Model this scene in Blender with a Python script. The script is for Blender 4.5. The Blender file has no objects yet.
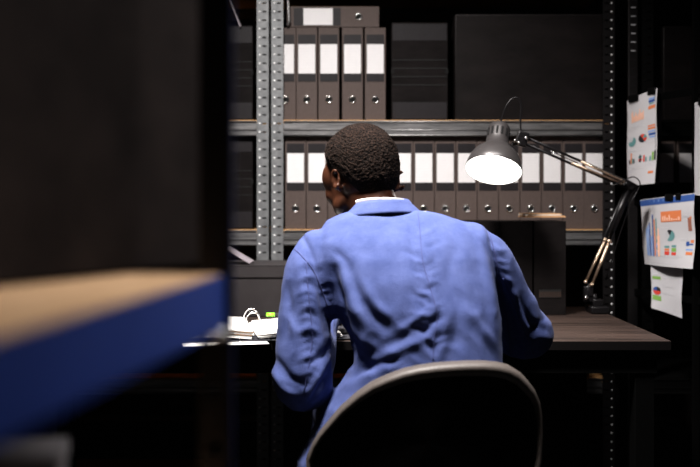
import bpy, bmesh, math, random
import numpy as np
from mathutils import Vector, Matrix, Euler, noise
from mathutils.bvhtree import BVHTree
random.seed(7)
PI = math.pi
C = bpy.context.scene.collection
H, F, HY = 1.10, 972.0, 203.0
def at(px, py, d):
    """point seen at a photo position when it stands d metres away"""
    return Vector(((px-350)/F*d, d, H-(py-HY)/F*d))

# ------------------------------------------------------------------ materials
def mat(name, col, rough=.6, metal=0, bump=None, var=None, spec=.5, emit=None, coat=0, sheen=0, stretch=(1,1,1), noise_scale=8):
    m = bpy.data.materials.new(name); m.use_nodes = True
    nt = m.node_tree; b = nt.nodes['Principled BSDF']
    b.inputs['Base Color'].default_value = (*col, 1)
    b.inputs['Roughness'].default_value = rough
    b.inputs['Metallic'].default_value = metal
    b.inputs['Specular IOR Level'].default_value = spec
    if coat: b.inputs['Coat Weight'].default_value = coat
    if sheen:
        b.inputs['Sheen Weight'].default_value = sheen
        b.inputs['Sheen Roughness'].default_value = .4
    if emit:
        b.inputs['Emission Color'].default_value = (*emit[0], 1)
        b.inputs['Emission Strength'].default_value = emit[1]
    tc = nt.nodes.new('ShaderNodeTexCoord'); mp = nt.nodes.new('ShaderNodeMapping')
    mp.inputs['Scale'].default_value = stretch
    nt.links.new(tc.outputs['Object'], mp.inputs['Vector'])
    if var:
        n = nt.nodes.new('ShaderNodeTexNoise'); n.inputs['Scale'].default_value = noise_scale
        n.inputs['Detail'].default_value = 6; n.inputs['Roughness'].default_value = .65
        nt.links.new(mp.outputs[0], n.inputs['Vector'])
        r = nt.nodes.new('ShaderNodeValToRGB')
        r.color_ramp.elements[0].position = .3; r.color_ramp.elements[1].position = .7
        r.color_ramp.elements[0].color = (*col, 1); r.color_ramp.elements[1].color = (*var, 1)
        nt.links.new(n.outputs['Fac'], r.inputs['Fac']); nt.links.new(r.outputs['Color'], b.inputs['Base Color'])
    if bump:
        n2 = nt.nodes.new('ShaderNodeTexNoise'); n2.inputs['Scale'].default_value = bump[0]
        n2.inputs['Detail'].default_value = 5
        nt.links.new(mp.outputs[0], n2.inputs['Vector'])
        bp = nt.nodes.new('ShaderNodeBump'); bp.inputs['Strength'].default_value = bump[1]
        bp.inputs['Distance'].default_value = bump[2]
        nt.links.new(n2.outputs['Fac'], bp.inputs['Height']); nt.links.new(bp.outputs[0], b.inputs['Normal'])
    return m
M = {}
M['floor'] = mat('floor concrete', (.02,.019,.019), .6, var=(.03,.028,.027), bump=(30,.3,.01), noise_scale=3)
M['wall'] = mat('dark wall', (.012,.010,.010), .9, var=(.017,.014,.013))
M['galv'] = mat('galvanised steel', (.11,.11,.112), .42, .75, var=(.34,.335,.335), stretch=(.6,6,10), noise_scale=14, bump=(60,.2,.002))
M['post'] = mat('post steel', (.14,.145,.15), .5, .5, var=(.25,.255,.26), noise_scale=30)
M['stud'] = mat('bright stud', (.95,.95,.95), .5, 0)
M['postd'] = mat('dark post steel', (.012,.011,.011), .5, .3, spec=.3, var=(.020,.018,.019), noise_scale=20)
M['black'] = mat('black steel', (.003,.003,.003), .6, spec=.15)
M['blackrough'] = mat('black rough', (.002,.002,.002), .9, spec=.05)
M['board'] = mat('chipboard', (.55,.31,.13), .7, var=(.68,.42,.20), noise_scale=60, bump=(120,.3,.002))
M['binder'] = mat('binder board', (.070,.053,.048), .62, spec=.3, var=(.088,.067,.060), noise_scale=90, bump=(300,.25,.001))
M['pocket'] = mat('binder pocket', (.015,.013,.0145), .5, spec=.3, var=(.019,.017,.019), noise_scale=50)
M['label'] = mat('white label', (.60,.585,.59), .7, var=(.66,.645,.65), noise_scale=10)
M['line'] = mat('printed line', (.48,.47,.48), .7)
M['pages'] = mat('paper block', (.55,.52,.47), .8, var=(.66,.62,.56), stretch=(60,60,1), noise_scale=10)
M['chrome'] = mat('ring metal', (.75,.74,.72), .22, 1)
M['hole'] = mat('dark hole', (.002,.002,.002), .9)
M['boxfile'] = mat('black box file', (.005,.004,.004), .65, spec=.1, var=(.014,.0115,.0115), stretch=(1,1,3), noise_scale=7, bump=(200,.3,.001))
M['groove'] = mat('groove', (.005,.005,.005), .7)
M['bigbox'] = mat('black storage box', (.004,.003,.003), .5, spec=.25, var=(.013,.0098,.0098), noise_scale=5, stretch=(1,1,2.2), bump=(10,.15,.004))
M['greybox'] = mat('charcoal box', (.026,.0225,.0235), .6, spec=.3, var=(.033,.029,.030), noise_scale=20, bump=(200,.2,.001))
M['fgbox'] = mat('worn brown black box', (.007,.0046,.0044), .9, spec=.15, var=(.020,.0145,.0132), noise_scale=14, bump=(14,.3,.004))
M['desk'] = mat('dark oak desk', (.009,.006,.005), .5, spec=.25, var=(.060,.041,.034), stretch=(.7,10,10), noise_scale=3.2, bump=(10,.15,.002))
M['deskedge'] = mat('desk edge', (.004,.003,.003), .6, spec=.2)
M['blue'] = mat('blue enamel', (.022,.042,.17), .45, .0, spec=.3, var=(.028,.053,.21), noise_scale=9)
M['bluedark'] = mat('shaded blue enamel', (.004,.004,.007), .5)  # blue post enamel with its shade put into the colour
M['blueshade'] = mat('dimmed blue enamel', (.007,.011,.042), .6, spec=.2)  # blue enamel dimmed in colour, for the lit flange beside the shaded front
M['fgboard'] = mat('shelf chipboard', (.46,.29,.16), .8, var=(.60,.40,.24), noise_scale=40)
M['lampm'] = mat('lamp grey enamel', (.055,.050,.050), .38, .3, var=(.068,.063,.063), noise_scale=30)
M['lamparm'] = mat('lamp arm black', (.012,.011,.012), .35, .3)
M['spring'] = mat('brass spring', (.70,.55,.42), .3, .9, bump=(400,.8,.002))
M['bulb'] = mat('lit bulb', (1,1,1), .5, emit=((1,.97,.93), 9))
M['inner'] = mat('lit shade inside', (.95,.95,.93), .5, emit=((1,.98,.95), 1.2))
M['skin'] = mat('dark brown skin', (.045,.017,.009), .42, var=(.075,.030,.016), noise_scale=22, bump=(160,.2,.001), spec=.35)
M['eye'] = mat('eye white', (.6,.57,.53), .25)
M['lip'] = mat('lip', (.12,.045,.035), .45)
M['jacket'] = mat('blue cotton', (.060,.080,.195), .9, var=(.088,.112,.252), noise_scale=26, bump=(420,.8,.0014), sheen=.05, spec=.1)
M['seam'] = mat('blue stitching', (.055,.068,.18), .9)
M['shirt'] = mat('white shirt', (.75,.72,.70), .8)
M['trouser'] = mat('navy trousers', (.012,.018,.06), .9, var=(.016,.024,.075), bump=(300,.4,.001))
M['shoe'] = mat('black leather', (.006,.006,.006), .35)
M['rim'] = mat('grey chair shell', (.085,.072,.065), .5, var=(.115,.099,.089), noise_scale=120, bump=(300,.35,.001))
M['fabric'] = mat('black upholstery', (.0015,.0013,.0013), .95, var=(.002,.0017,.0017), noise_scale=100, bump=(500,.4,.001), spec=.03)
M['paper'] = mat('white paper', (.47,.46,.48), .7, var=(.52,.51,.52), noise_scale=6)
M['paperbr'] = mat('bright page', (.85,.83,.79), .7, var=(.9,.88,.85), noise_scale=20)
M['kraft'] = mat('kraft divider', (.42,.24,.12), .75, var=(.5,.3,.16), noise_scale=40)
M['green'] = mat('lime plastic', (.25,.75,.04), .35)
M['p_orange'] = mat('print orange', (.62,.20,.08), .7)
M['p_peach'] = mat('print peach', (.80,.48,.36), .7)
M['p_blue'] = mat('print blue', (.035,.09,.28), .7)
M['p_sky'] = mat('print sky', (.20,.33,.62), .7)
M['p_teal'] = mat('print teal', (.12,.26,.26), .7)
M['p_black'] = mat('print black', (.02,.02,.025), .7)
M['p_red'] = mat('print red', (.55,.06,.04), .7)
M['p_green'] = mat('print green', (.20,.36,.09), .7)
M['p_grey'] = mat('print grey', (.45,.45,.47), .7)
M['p_lgrey'] = mat('print light grey', (.60,.60,.62), .7)
M['p_brown'] = mat('print brown', (.30,.13,.09), .7)
M['slotbrown'] = mat('dim card edge', (.05,.024,.014), .8)
M['p_shade'] = mat('plain grey paper', (.09,.085,.09), .8)  # even grey, darker than the other papers
M['greyfolder'] = mat('pale mauve card', (.27,.24,.26), .6)
M['hair'] = None

# hair: tight curls
def hair_mat():
    m = mat('tight black curls', (.009,.006,.005), .9, spec=.12)
    nt = m.node_tree; b = nt.nodes['Principled BSDF']
    tc = nt.nodes.new('ShaderNodeTexCoord')
    v = nt.nodes.new('ShaderNodeTexNoise'); v.inputs['Scale'].default_value = 300; v.inputs['Detail'].default_value = 3
    nt.links.new(tc.outputs['Object'], v.inputs['Vector'])
    r = nt.nodes.new('ShaderNodeValToRGB'); r.color_ramp.elements[0].position = .42; r.color_ramp.elements[1].position = .68
    r.color_ramp.elements[0].color = (.002,.0015,.0013,1); r.color_ramp.elements[1].color = (.034,.021,.016,1)
    nt.links.new(v.outputs['Fac'], r.inputs['Fac']); nt.links.new(r.outputs['Color'], b.inputs['Base Color'])
    bp = nt.nodes.new('ShaderNodeBump'); bp.inputs['Strength'].default_value = 1; bp.inputs['Distance'].default_value = .004
    nt.links.new(v.outputs['Fac'], bp.inputs['Height']); nt.links.new(bp.outputs[0], b.inputs['Normal'])
    return m
M['hair'] = hair_mat()

# ------------------------------------------------------------------ helpers
def link(o, parent=None):
    C.objects.link(o)
    if parent is not None: o.parent = parent
    return o
def empty(name, label, cat, loc=(0,0,0), rot=(0,0,0), group=None):
    o = bpy.data.objects.new(name, None); link(o)
    o.location = loc; o.rotation_euler = rot; o.empty_display_size = .05
    o['label'] = label; o['category'] = cat
    if group: o['group'] = group
    return o
def tag(o, label, cat, group=None):
    o['label'] = label; o['category'] = cat
    if group: o['group'] = group
    return o
class MB:
    """collects shapes, builds ONE mesh object"""
    def __init__(s): s.bm = bmesh.new(); s.mats = []
    def mi(s, m):
        if m not in s.mats: s.mats.append(m)
        return s.mats.index(m)
    def face(s, pts, m, smooth=False):
        f = s.bm.faces.new([s.bm.verts.new(p) for p in pts]); f.material_index = s.mi(m); f.smooth = smooth
        return f
    def box(s, c, size, m, rot=None, bev=0, seg=2):
        r = bmesh.ops.create_cube(s.bm, size=1)
        vs = r['verts']
        mtx = Matrix.Translation(c) @ (rot.to_4x4() if rot else Matrix.Identity(4)) @ Matrix.Diagonal((*size, 1))
        bmesh.ops.transform(s.bm, matrix=mtx, verts=vs)
        fs = {f for v in vs for f in v.link_faces}
        i = s.mi(m)
        for f in fs: f.material_index = i
        if bev:
            es = list({e for v in vs for e in v.link_edges})
            r2 = bmesh.ops.bevel(s.bm, geom=es, offset=bev, segments=seg, affect='EDGES', profile=.5)
            for f in r2['faces']: f.material_index = i; f.smooth = True
    def box2(s, a, b, m, bev=0):
        a = Vector(a); b = Vector(b)
        s.box((a+b)/2, tuple(abs(x) for x in (b-a)), m, bev=bev)
    def tube(s, pts, rad, m, n=10, cap=True, up=None, smooth=True, closed=False):
        pts = [Vector(p) for p in pts]; N = len(pts)
        if not hasattr(rad, '__len__'): rad = [rad]*N
        rings = []; prev = None
        for i, p in enumerate(pts):
            if closed: t = pts[(i+1) % N]-pts[i-1]
            else: t = pts[min(i+1, N-1)]-pts[max(i-1, 0)]
            t.normalize()
            if prev is None:
                u = Vector(up) if up else (Vector((0,0,1)) if abs(t.z) < .9 else Vector((1,0,0)))
            else: u = prev
            u = (u-t*u.dot(t)).normalized(); prev = u; w = t.cross(u)
            r = rad[i]; ra, rb = (r if hasattr(r, '__len__') else (r, r))
            rings.append([s.bm.verts.new(p+u*ra*math.cos(2*PI*k/n)+w*rb*math.sin(2*PI*k/n)) for k in range(n)])
        i_ = s.mi(m)
        for a in range(N if closed else N-1):
            A, B = rings[a], rings[(a+1) % N]
            for k in range(n):
                f = s.bm.faces.new((A[k], A[(k+1) % n], B[(k+1) % n], B[k])); f.material_index = i_; f.smooth = smooth
        if cap and not closed:
            f = s.bm.faces.new(rings[0][::-1]); f.material_index = i_
            f = s.bm.faces.new(rings[-1]); f.material_index = i_
    def lathe(s, prof, m, mtx=None, n=32, cap=False):
        i_ = s.mi(m); rings = []
        for r, z in prof:
            rings.append([s.bm.verts.new((mtx or Matrix()) @ Vector((r*math.cos(2*PI*k/n), r*math.sin(2*PI*k/n), z))) for k in range(n)])
        for A, B in zip(rings, rings[1:]):
            for k in range(n):
                f = s.bm.faces.new((A[k], A[(k+1) % n], B[(k+1) % n], B[k])); f.material_index = i_; f.smooth = True
        if cap:
            for q in (rings[0][::-1], rings[-1]):
                f = s.bm.faces.new(q); f.material_index = i_
    def ell(s, c, r, m, rot=None, seg=20):
        q = bmesh.ops.create_uvsphere(s.bm, u_segments=seg, v_segments=seg//2+2, radius=1)
        mtx = Matrix.Translation(c) @ (rot.to_4x4() if rot else Matrix()) @ Matrix.Diagonal((*r, 1))
        bmesh.ops.transform(s.bm, matrix=mtx, verts=q['verts'])
        i_ = s.mi(m)
        for f in {f for v in q['verts'] for f in v.link_faces}: f.material_index = i_; f.smooth = True
    def rings(s, R, m, n=40, pw=2.0):
        """closed loft of horizontal super-ellipse sections (z, cx, cy, rx, ry)"""
        i_ = s.mi(m); out = []
        for z, cx, cy, rx, ry in R:
            ring = []
            for k in range(n):
                a = 2*PI*k/n; c_, s_ = math.cos(a), math.sin(a)
                ring.append(s.bm.verts.new((cx+rx*math.copysign(abs(c_)**(2/pw), c_), cy+ry*math.copysign(abs(s_)**(2/pw), s_), z)))
            out.append(ring)
        for A, B in zip(out, out[1:]):
            for k in range(n):
                f = s.bm.faces.new((A[k], A[(k+1) % n], B[(k+1) % n], B[k])); f.material_index = i_; f.smooth = True
        for q in (out[0][::-1], out[-1]):
            s.bm.faces.new(q).material_index = i_
    def build(s, name, parent=None, recalc=True):
        if recalc: bmesh.ops.recalc_face_normals(s.bm, faces=s.bm.faces)
        me = bpy.data.meshes.new(name); s.bm.to_mesh(me); s.bm.free()
        for m in s.mats: me.materials.append(m)
        return link(bpy.data.objects.new(name, me), parent)
def fuse(mb, name, voxel, m, smooth=4, parent=None, factor=.5):
    """union of closed shapes into one continuous skin"""
    o = mb.build('tmp', None)
    md = o.modifiers.new('r', 'REMESH'); md.mode = 'VOXEL'; md.voxel_size = voxel; md.use_smooth_shade = True
    sm = o.modifiers.new('s', 'SMOOTH'); sm.iterations = smooth; sm.factor = factor
    dg = bpy.context.evaluated_depsgraph_get(); dg.update()
    me = bpy.data.meshes.new_from_object(o.evaluated_get(dg))
    old = o.data; bpy.data.objects.remove(o); bpy.data.meshes.remove(old)
    me.name = name; me.materials.clear(); me.materials.append(m)
    for p in me.polygons: p.use_smooth = True; p.material_index = 0
    return link(bpy.data.objects.new(name, me), parent)
def struct(o): o['kind'] = 'structure'; return o
def copy_tree(o, parent=None):
    c = o.copy(); C.objects.link(c); c.parent = parent
    for ch in list(o.children): copy_tree(ch, c)
    return c
def spline(pts, n=8):
    pts = [Vector(p) for p in pts]; out = []
    P = [pts[0]*2-pts[1]]+pts+[pts[-1]*2-pts[-2]]
    for i in range(1, len(P)-2):
        a, b, c, d = P[i-1], P[i], P[i+1], P[i+2]
        for k in range(n):
            t = k/n
            out.append(.5*((2*b)+(c-a)*t+(2*a-5*b+4*c-d)*t*t+(3*b-a-3*c+d)*t**3))
    out.append(pts[-1]); return out

# ------------------------------------------------------------------ room
def plane_box(name, a, b, m):
    q = MB(); q.box2(a, b, m); return struct(q.build(name))
plane_box('floor', (-3,-1.2,-.1), (3,4.1,0), M['floor'])
plane_box('ceiling', (-3,-1.2,3.0), (3,4.1,3.1), M['wall'])
plane_box('wall_back', (-3,4.0,0), (3,4.1,3.0), M['wall'])
plane_box('wall_left', (-3.1,-1.2,0), (-3,4.0,3.0), M['wall'])
plane_box('wall_right', (3,-1.2,0), (3.1,4.0,3.0), M['wall'])

# ------------------------------------------------------------------ storage racks
YF = 3.30                       # front plane of the racks
SH = [(2.19), (1.852), (1.382), (1.010), (.506), (.12)]   # shelf tops
def rack_post(parent, x, y, sx, sy, w=.040, top=2.3, m=None, studside=-1, nz=.0292, perf=True, stud=None):
    """angle post: flange in the x direction (facing the room) and one going back; punched slots and bright studs"""
    m = m or M['post']; q = MB(); t = .002
    x1 = x+sx*w
    holes = []
    z = .03
    lo, hi = min(x, x1), max(x, x1)
    if perf:
        # strip with real slots: columns lo..s0, s0..s1, s1..hi
        sxc = (lo+hi)/2 + (.006 if studside < 0 else -.006)
        s0, s1 = sxc-.0065, sxc+.0065
        q.box2((lo, y, .0), (s0, y+t, top), m); q.box2((s1, y, 0), (hi, y+t, top), m)
        zz = 0.0
        while zz < top-nz:
            q.box2((s0, y, zz), (s1, y+t, zz+nz-.005), m); zz += nz
        q.box2((s0, y, zz), (s1, y+t, top), m)
        zz = nz/2
        xs = lo+.010 if studside < 0 else hi-.010
        zz = nz-.0025
        while zz < top:
            q.lathe([(.0001,.0024),(.0020,.0020),(.0031,.0008),(.0032,0)], stud or M['stud'], Matrix.Translation((xs, y, zz)) @ Matrix.Rotation(PI/2, 4, 'X'), n=10)
            zz += nz
    else: q.box2((lo, y, 0), (hi, y+t, top), m)
    # returning flange
    q.box2((x-t*.5, y, 0), (x+t*.5, y+sy*w, top), m)
    return q.build('post', parent, recalc=True)
def rack(label, x0, x1, brd=None, stud=None, y0=YF, depth=.42, studs=(-1,-1), pm=None, top=2.3, shelves=SH, bm_=None, cat='shelving'):
    r = empty('storage_rack', label, cat, ((x0+x1)/2, y0+depth/2, 0)); off = -Vector(r.location)
    kids = []
    pm = pm or [M['post'], M['post']]
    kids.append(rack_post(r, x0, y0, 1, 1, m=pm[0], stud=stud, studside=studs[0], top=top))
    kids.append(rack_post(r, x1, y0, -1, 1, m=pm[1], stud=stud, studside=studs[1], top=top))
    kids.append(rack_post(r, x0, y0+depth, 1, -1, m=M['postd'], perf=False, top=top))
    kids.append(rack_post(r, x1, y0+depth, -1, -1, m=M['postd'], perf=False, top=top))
    g = bm_ or M['galv']
    for z in shelves:
        q = MB(); q.box2((x0+.004, y0+.004, z-.014), (x1-.004, y0+depth-.004, z), brd or M['board'])
        kids.append(q.build('shelf_board', r))
        # folded steel beams: front and back, with a rolled ridge
        for yy, s in ((y0+.0025, 1), (y0+depth-.0025, -1)):
            q = MB(); a = x0+.041; b = x1-.041
            q.box2((a, yy, z-.055), (b, yy+s*.0015, z-.002), g)
            q.box2((a, yy, z-.0145-.0015), (b, yy+s*.03, z-.0145), g)
            q.tube([(a, yy-.0005*s, z-.006), (b, yy-.0005*s, z-.006)], .003, g, n=8)
            q.tube([(a, yy-.0005*s, z-.052), (b, yy-.0005*s, z-.052)], .003, g, n=8)
            q.tube([(a, yy-.0005*s, z-.034), (b, yy-.0005*s, z-.034)], .0022, g, n=8)
            kids.append(q.build('shelf_beam', r))
        for xx in (x0+.003, x1-.003):
            q = MB(); q.box2((xx-.001, y0+.04, z-.05), (xx+.001, y0+depth-.04, z-.015), g); kids.append(q.build('side_beam', r))
    for k in kids: k.location = off
    return r
XL1 = (268.5-350)/294.5; XL2 = (271.5-350)/294.5; XR = (614.5-350)/294.5
rack('steel storage rack at left behind the blurred blue shelving', -1.45, XL1)
rk = rack('central steel storage rack full of ring binders behind the seated man', XL2, XR, pm=[M['post'], M['postd']], studs=(-1, 1))  # right post takes dark steel: fading light put into its colour
rack('dark storage rack at far right behind the pinned papers', .99, 2.16, pm=[M['black'], M['black']], bm_=M['blackrough'], brd=M['blackrough'], stud=M['black'])  # unlit rack: black materials put the shade into its colours
q = MB(); q.tube([(XL2+.052, YF+.008, 1.845), (XL2+.060, YF+.008, 1.715), (XL2+.052, YF+.008, 1.705)], .005, M['galv'], n=8)
o = q.build('brace', rk); o.location = -Vector(rk.location)

# ------------------------------------------------------------------ ring binders
BW, BH, BD = .0715, .316, .285
def make_binder():
    r = empty('ring_binder', '', 'binder')
    q = MB(); t = .003
    q.box((0, t/2, BH/2), (BW, t, BH), M['binder'], bev=.0012)
    q.box((-BW/2+t/2, BD/2+t/2, BH/2), (t, BD, BH), M['binder'], bev=.001)
    q.box((BW/2-t/2, BD/2+t/2, BH/2), (t, BD, BH), M['binder'], bev=.001)
    q.build('cover', r)
    q = MB(); q.box((0, .035+.21/2, .012+.297/2), (BW-.012, .21, .297), M['pages']); q.build('pages', r)
    q = MB(); zt, zb = .292, .132
    q.box((0, -.0006, (zt+zb)/2), (BW-.012, .0012, zt-zb), M['pocket']); q.build('label_pocket', r)
    q = MB(); q.box((0, -.0016, .209), (BW-.014, .0008, .100), M['label'])
    for k in range(9):
        q.box((0, -.0021, .168+.0095*k), (BW-.022, .0002, .0006), M['line'])
    q.build('spine_label', r)
    q = MB(); mt = Matrix.Translation((0, 0, .070)) @ Matrix.Rotation(PI/2, 4, 'X')
    pts = [mt @ Vector((.0105*math.cos(2*PI*k/24), .0105*math.sin(2*PI*k/24), .001)) for k in range(24)]
    q.tube(pts, .0022, M['chrome'], n=8, closed=True, up=(0,-1,0))
    q.lathe([(.0001,.0005),(.0095,.0005)], M['hole'], mt, n=24)
    q.build('finger_ring', r)
    return r
binder0 = make_binder(); used = [False]
def binder(x, z, label, group, y=None, rot=(0,0,0)):
    o = binder0 if not used[0] else copy_tree(binder0)
    used[0] = True
    o.location = (x, YF+.018 if y is None else y, z); o.rotation_euler = rot
    o['label'] = label; o['group'] = group; o['category'] = 'binder'
    return o
ord_ = ['first','second','third','fourth','fifth','sixth','seventh','eighth','ninth','tenth','eleventh','twelfth','thirteenth','fourteenth','fifteenth']
TOPG, MIDG, RG = 'upright binders on the upper shelf', 'upright binders on the middle shelf', 'binders on the dark rack at right'
toplab = ['leftmost upper shelf binder, half hidden by the steel post', 'second upright grey binder on the upper shelf, right of the post',
          'third upright grey binder on the upper shelf, middle of five', 'fourth upright grey binder on the upper shelf, left of the last one', 'fifth upright grey binder on the upper shelf, next to black box file']
for px, l in zip((285.5, 306.8, 328.8, 352.5, 375.3), toplab):
    binder((px-350)/292.9, SH[2]+.0008, l, TOPG, rot=(0, 0, random.uniform(-.015,.015)))
# the one lying flat across them
o = binder((379.3-350)/292.9, SH[2]+BH+BW/2+.002, 'grey ring binder lying flat on top of the upper shelf binders', 'binder lying flat', rot=(0, -PI/2, 0))
midlab = {0:'first binder on middle shelf, beside the left steel post', 1:'second binder on middle shelf, left of the seated man\'s face',
 2:'third binder on middle shelf, mostly behind the man\'s face', 5:'binder just right of the man\'s hair on the middle shelf, edge hidden',
 6:'binder on middle shelf, second to the right of the man\'s head', 7:'binder on middle shelf, third to the right of the man\'s head',
 8:'binder on middle shelf just left of the lamp shade', 9:'binder on middle shelf behind the left half of the lamp shade',
 10:'binder on middle shelf behind the right half of the lamp shade', 11:'binder on middle shelf just right of the lamp head joint',
 12:'binder on middle shelf crossed by the lamp arm, third from right', 13:'second to last binder on middle shelf, above the lamp arm springs', 14:'last binder on middle shelf, against the right steel post'}
for i in range(15):
    px = 294.8+21.55*i - (6 if i == 14 else 0) + (0)
    if i == 14: px = 294.8+21.55*13.86
    lab = midlab.get(i, 'grey ring binder on middle shelf hidden behind the man\'s head')
    if i == 14: px = 294.8+21.55*14-.6
    binder((px-350)/292.9*.992+.001, SH[3]+.0008, lab, MIDG, rot=(0, 0, random.uniform(-.008,.008)))
for i in range(5):
    binder(1.075+.077*i, SH[3]+.0008, 'binder on the dark right rack seen beyond the hanging papers, %s' % ['nearest the post','second from the post','third from the post','fourth from the post','fifth from the post'][i], RG)

# ------------------------------------------------------------------ box files and boxes on the racks
def box_file(name, label, x0, x1, z0, z1, group=None, m=None):
    r = empty(name, label, 'box file', ((x0+x1)/2, YF+.02, z0), group=group)
    w, h = x1-x0, z1-z0; m = m or M['boxfile']; D = .28
    q = MB(); q.box((0, D/2, h/2), (w, D, h), m, bev=.002); q.build('case', r)
    q = MB()
    for k in range(4): q.box((0, -.0006, h*(.36+.085*k)), (w*.97, .0016, .003), M['groove'])
    q.build('spine_ridges', r)
    q = MB()
    for s in (-1, 1):
        q.lathe([(.0001,0),(.011,0)], M['hole'], Matrix.Translation((s*(w/2-.004), -.0012, h*.5)) @ Matrix.Rotation(PI/2, 4, 'X') @ Matrix.Diagonal((.55,1,1,1)), n=20)
    q.build('thumb_notch', r)
    q = MB(); q.box((0, -.0004, h*.9), (w*.96, .001, h*.17), M['pocket']); q.build('top_band', r)
    q = MB(); q.box((0, -.0004, h*.1), (w*.96, .001, h*.17), M['pocket']); q.build('bottom_band', r)
    return r
k_ = 292.9
box_file('box_file', 'black ridged box file between grey binders and big black box', (391.5-350)/k_, (448-350)/k_, SH[2]+.0008, SH[2]+.335)
box_file('box_file', 'black ridged box file on left rack, upper shelf', (205-350)/k_, (253-350)/k_, SH[2]+.0008, SH[2]+.325)
box_file('box_file', 'black ridged box file on left rack, middle shelf', (205-350)/k_, (253-350)/k_, SH[3]+.0008, SH[3]+.325)
def plain_box(name, label, x0, x1, y0, y1, z0, z1, m, lid=.05, cat='box', lidm=None, lip=.004):
    r = empty(name, label, cat, ((x0+x1)/2, (y0+y1)/2, z0))
    w, d, h = x1-x0, y1-y0, z1-z0
    q = MB(); q.box((0, 0, (h-.004)/2), (w-2*lip, d-2*lip, h-.004), m, bev=.002); q.build('box_body', r)
    q = MB()
    zt = h; zl = h-lid
    q.box((0, 0, h-.0015), (w, d, .003), lidm or m, bev=.001)
    for s in (-1, 1):
        q.box((s*(w/2-.0012), 0, h-lid/2), (.0024, d, lid), lidm or m)
        q.box((0, s*(d/2-.0012), h-lid/2), (w, .0024, lid), lidm or m)
    q.build('lid', r)
    return r
r = empty('storage_box', 'large plain black archive box on the upper shelf, right side', 'box', ((529-350)/k_, YF+.19, SH[2]+.0008))
q = MB(); q.box((0, 0, .18), ((603-455)/k_, .34, .36), M['bigbox'], bev=.003); q.build('box_body', r)
q = MB(); q.box((0, 0, .3605), ((603-455)/k_-.004, .336, .003), M['greybox'], bev=.001); q.build('lid', r)
r = empty('storage_box', 'black archive box on the dark right rack, upper shelf', 'box', (1.32, YF+.19, SH[2]+.0008))
q = MB(); q.box((0, 0, .16), (.5, .34, .32), M['bigbox'], bev=.003); q.build('box_body', r)
q = MB(); q.box((0, 0, .3205), (.496, .336, .003), M['bigbox'], bev=.001); q.build('lid', r)
# pale card leaning on the box file of the left rack
q = MB(); a = at(224, -12, 3.30); b = at(240, 26, 3.30)
th = Vector((.004, 0, .0)); 
q.box((a+b)/2+Vector((0,.06,0)), ((b-a).length, .10, .006), M['greyfolder'], rot=Matrix.Rotation(-math.atan2((b-a).z, (b-a).x), 3, 'Y'))
tag(q.build('card_folder'), 'pale mauve card folder tilted above the left rack box file', 'folder')

# ------------------------------------------------------------------ desk
DZ = .75; DX0, DX1, DY0, DY1 = -1.0, .815, 2.465, 3.285
dk = empty('desk', 'long dark wood-topped desk in front of the racks', 'desk', ((DX0+DX1)/2, (DY0+DY1)/2, 0)); off = -Vector(dk.location)
q = MB(); q.box2((DX0, DY0, DZ-.022), (DX1, DY1, DZ), M['desk'], bev=.0015); q.build('desktop', dk).location = off
q = MB(); q.box2((DX0+.001, DY0-.0015, DZ-.023), (DX1-.001, DY0-.0002, DZ-.0015), M['deskedge']); q.build('edge_band', dk).location = off
q = MB(); q.box2((DX0+.03, DY0+.02, DZ-.085), (DX1-.03, DY0+.045, DZ-.0225), M['black']); q.box2((DX0+.03, DY1-.06, DZ-.085), (DX1-.03, DY1-.035, DZ-.0225), M['black'])
q.build('apron', dk).location = off
for x in (DX0+.06, DX1-.06):
    for y in (DY0+.05, DY1-.06):
        q = MB(); q.box2((x-.025, y-.025, 0), (x+.025, y+.025, DZ-.0225), M['blackrough'], bev=.002); q.build('leg', dk).location = off

q = MB(); q.box2((.47, 2.60, .03), (.612, 3.20, DZ-.086), M['blackrough'], bev=.003); q.box2((.475, 2.597, .05), (.607, 2.60, .33), M['black']); q.box2((.475, 2.597, .34), (.607, 2.60, .65), M['black'])
q.build('drawer_pedestal', dk).location = off
# charcoal box at left of desk
b0 = (222-350)/F*3.0; b1 = (318-350)/F*3.0
plain_box('storage_box', 'charcoal lidded storage box on the desk behind the open binder', b0-.06, b1, 2.98, 3.26, DZ+.0008, H-(265.5-HY)/F*2.98, M['greybox'], lid=.036, lip=.004)
zt = H-(265.5-HY)/F*2.98
q = MB(); a = at(226, 247, 3.08); b = at(252, 264.6, 3.08); b.z = zt+.004
q.box((a+b)/2, ((b-a).length, .12, .004), M['greyfolder'], rot=Matrix.Rotation(-math.atan2((b-a).z, (b-a).x), 3, 'Y'))
tag(q.build('card_folder'), 'mauve grey card folder tilted on the charcoal desk box', 'folder')

# magazine files on the desk
def mag_file(label, x0, x1, y0, slot=False):
    r = empty('magazine_file', label, 'file box', ((x0+x1)/2, y0, DZ+.0008)); w = x1-x0; h = .292; D = .22; t = .003
    m = M['boxfile']
    q = MB()
    q.box((0, t/2, h/2), (w, t, h), m, bev=.001); q.box((0, D-t/2, h/2), (w, t, h), m, bev=.001)
    for s in (-1, 1): q.box((s*(w/2-t/2), D/2, h/2), (t, D-2*t, h), m)
    q.box((0, D/2, t/2), (w-2*t, D-2*t, t), m); q.build('case', r)
    if slot:
        q = MB(); q.box((0, -.0006, .066), (w*.70, .0016, .026), M['groove'])
        for k in range(11): q.box((-w*.32+k*w*.064, -.0018, .064), (.0022, .0006, .017), M['slotbrown'])
        q.build('label_slot', r)
    q = MB()
    for k in range(9): q.box((-w/2+.012+k*(w-.024)/8, D/2, .139), (.004, D-.02, .265+.004*(k % 3)), M['pages'])
    q.build('papers', r)
    return r
mag_file('black magazine file beside the man\'s right shoulder, mostly hidden', (468-350)/F*3.04, (500-350)/F*3.04-.001, 3.04)
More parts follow.
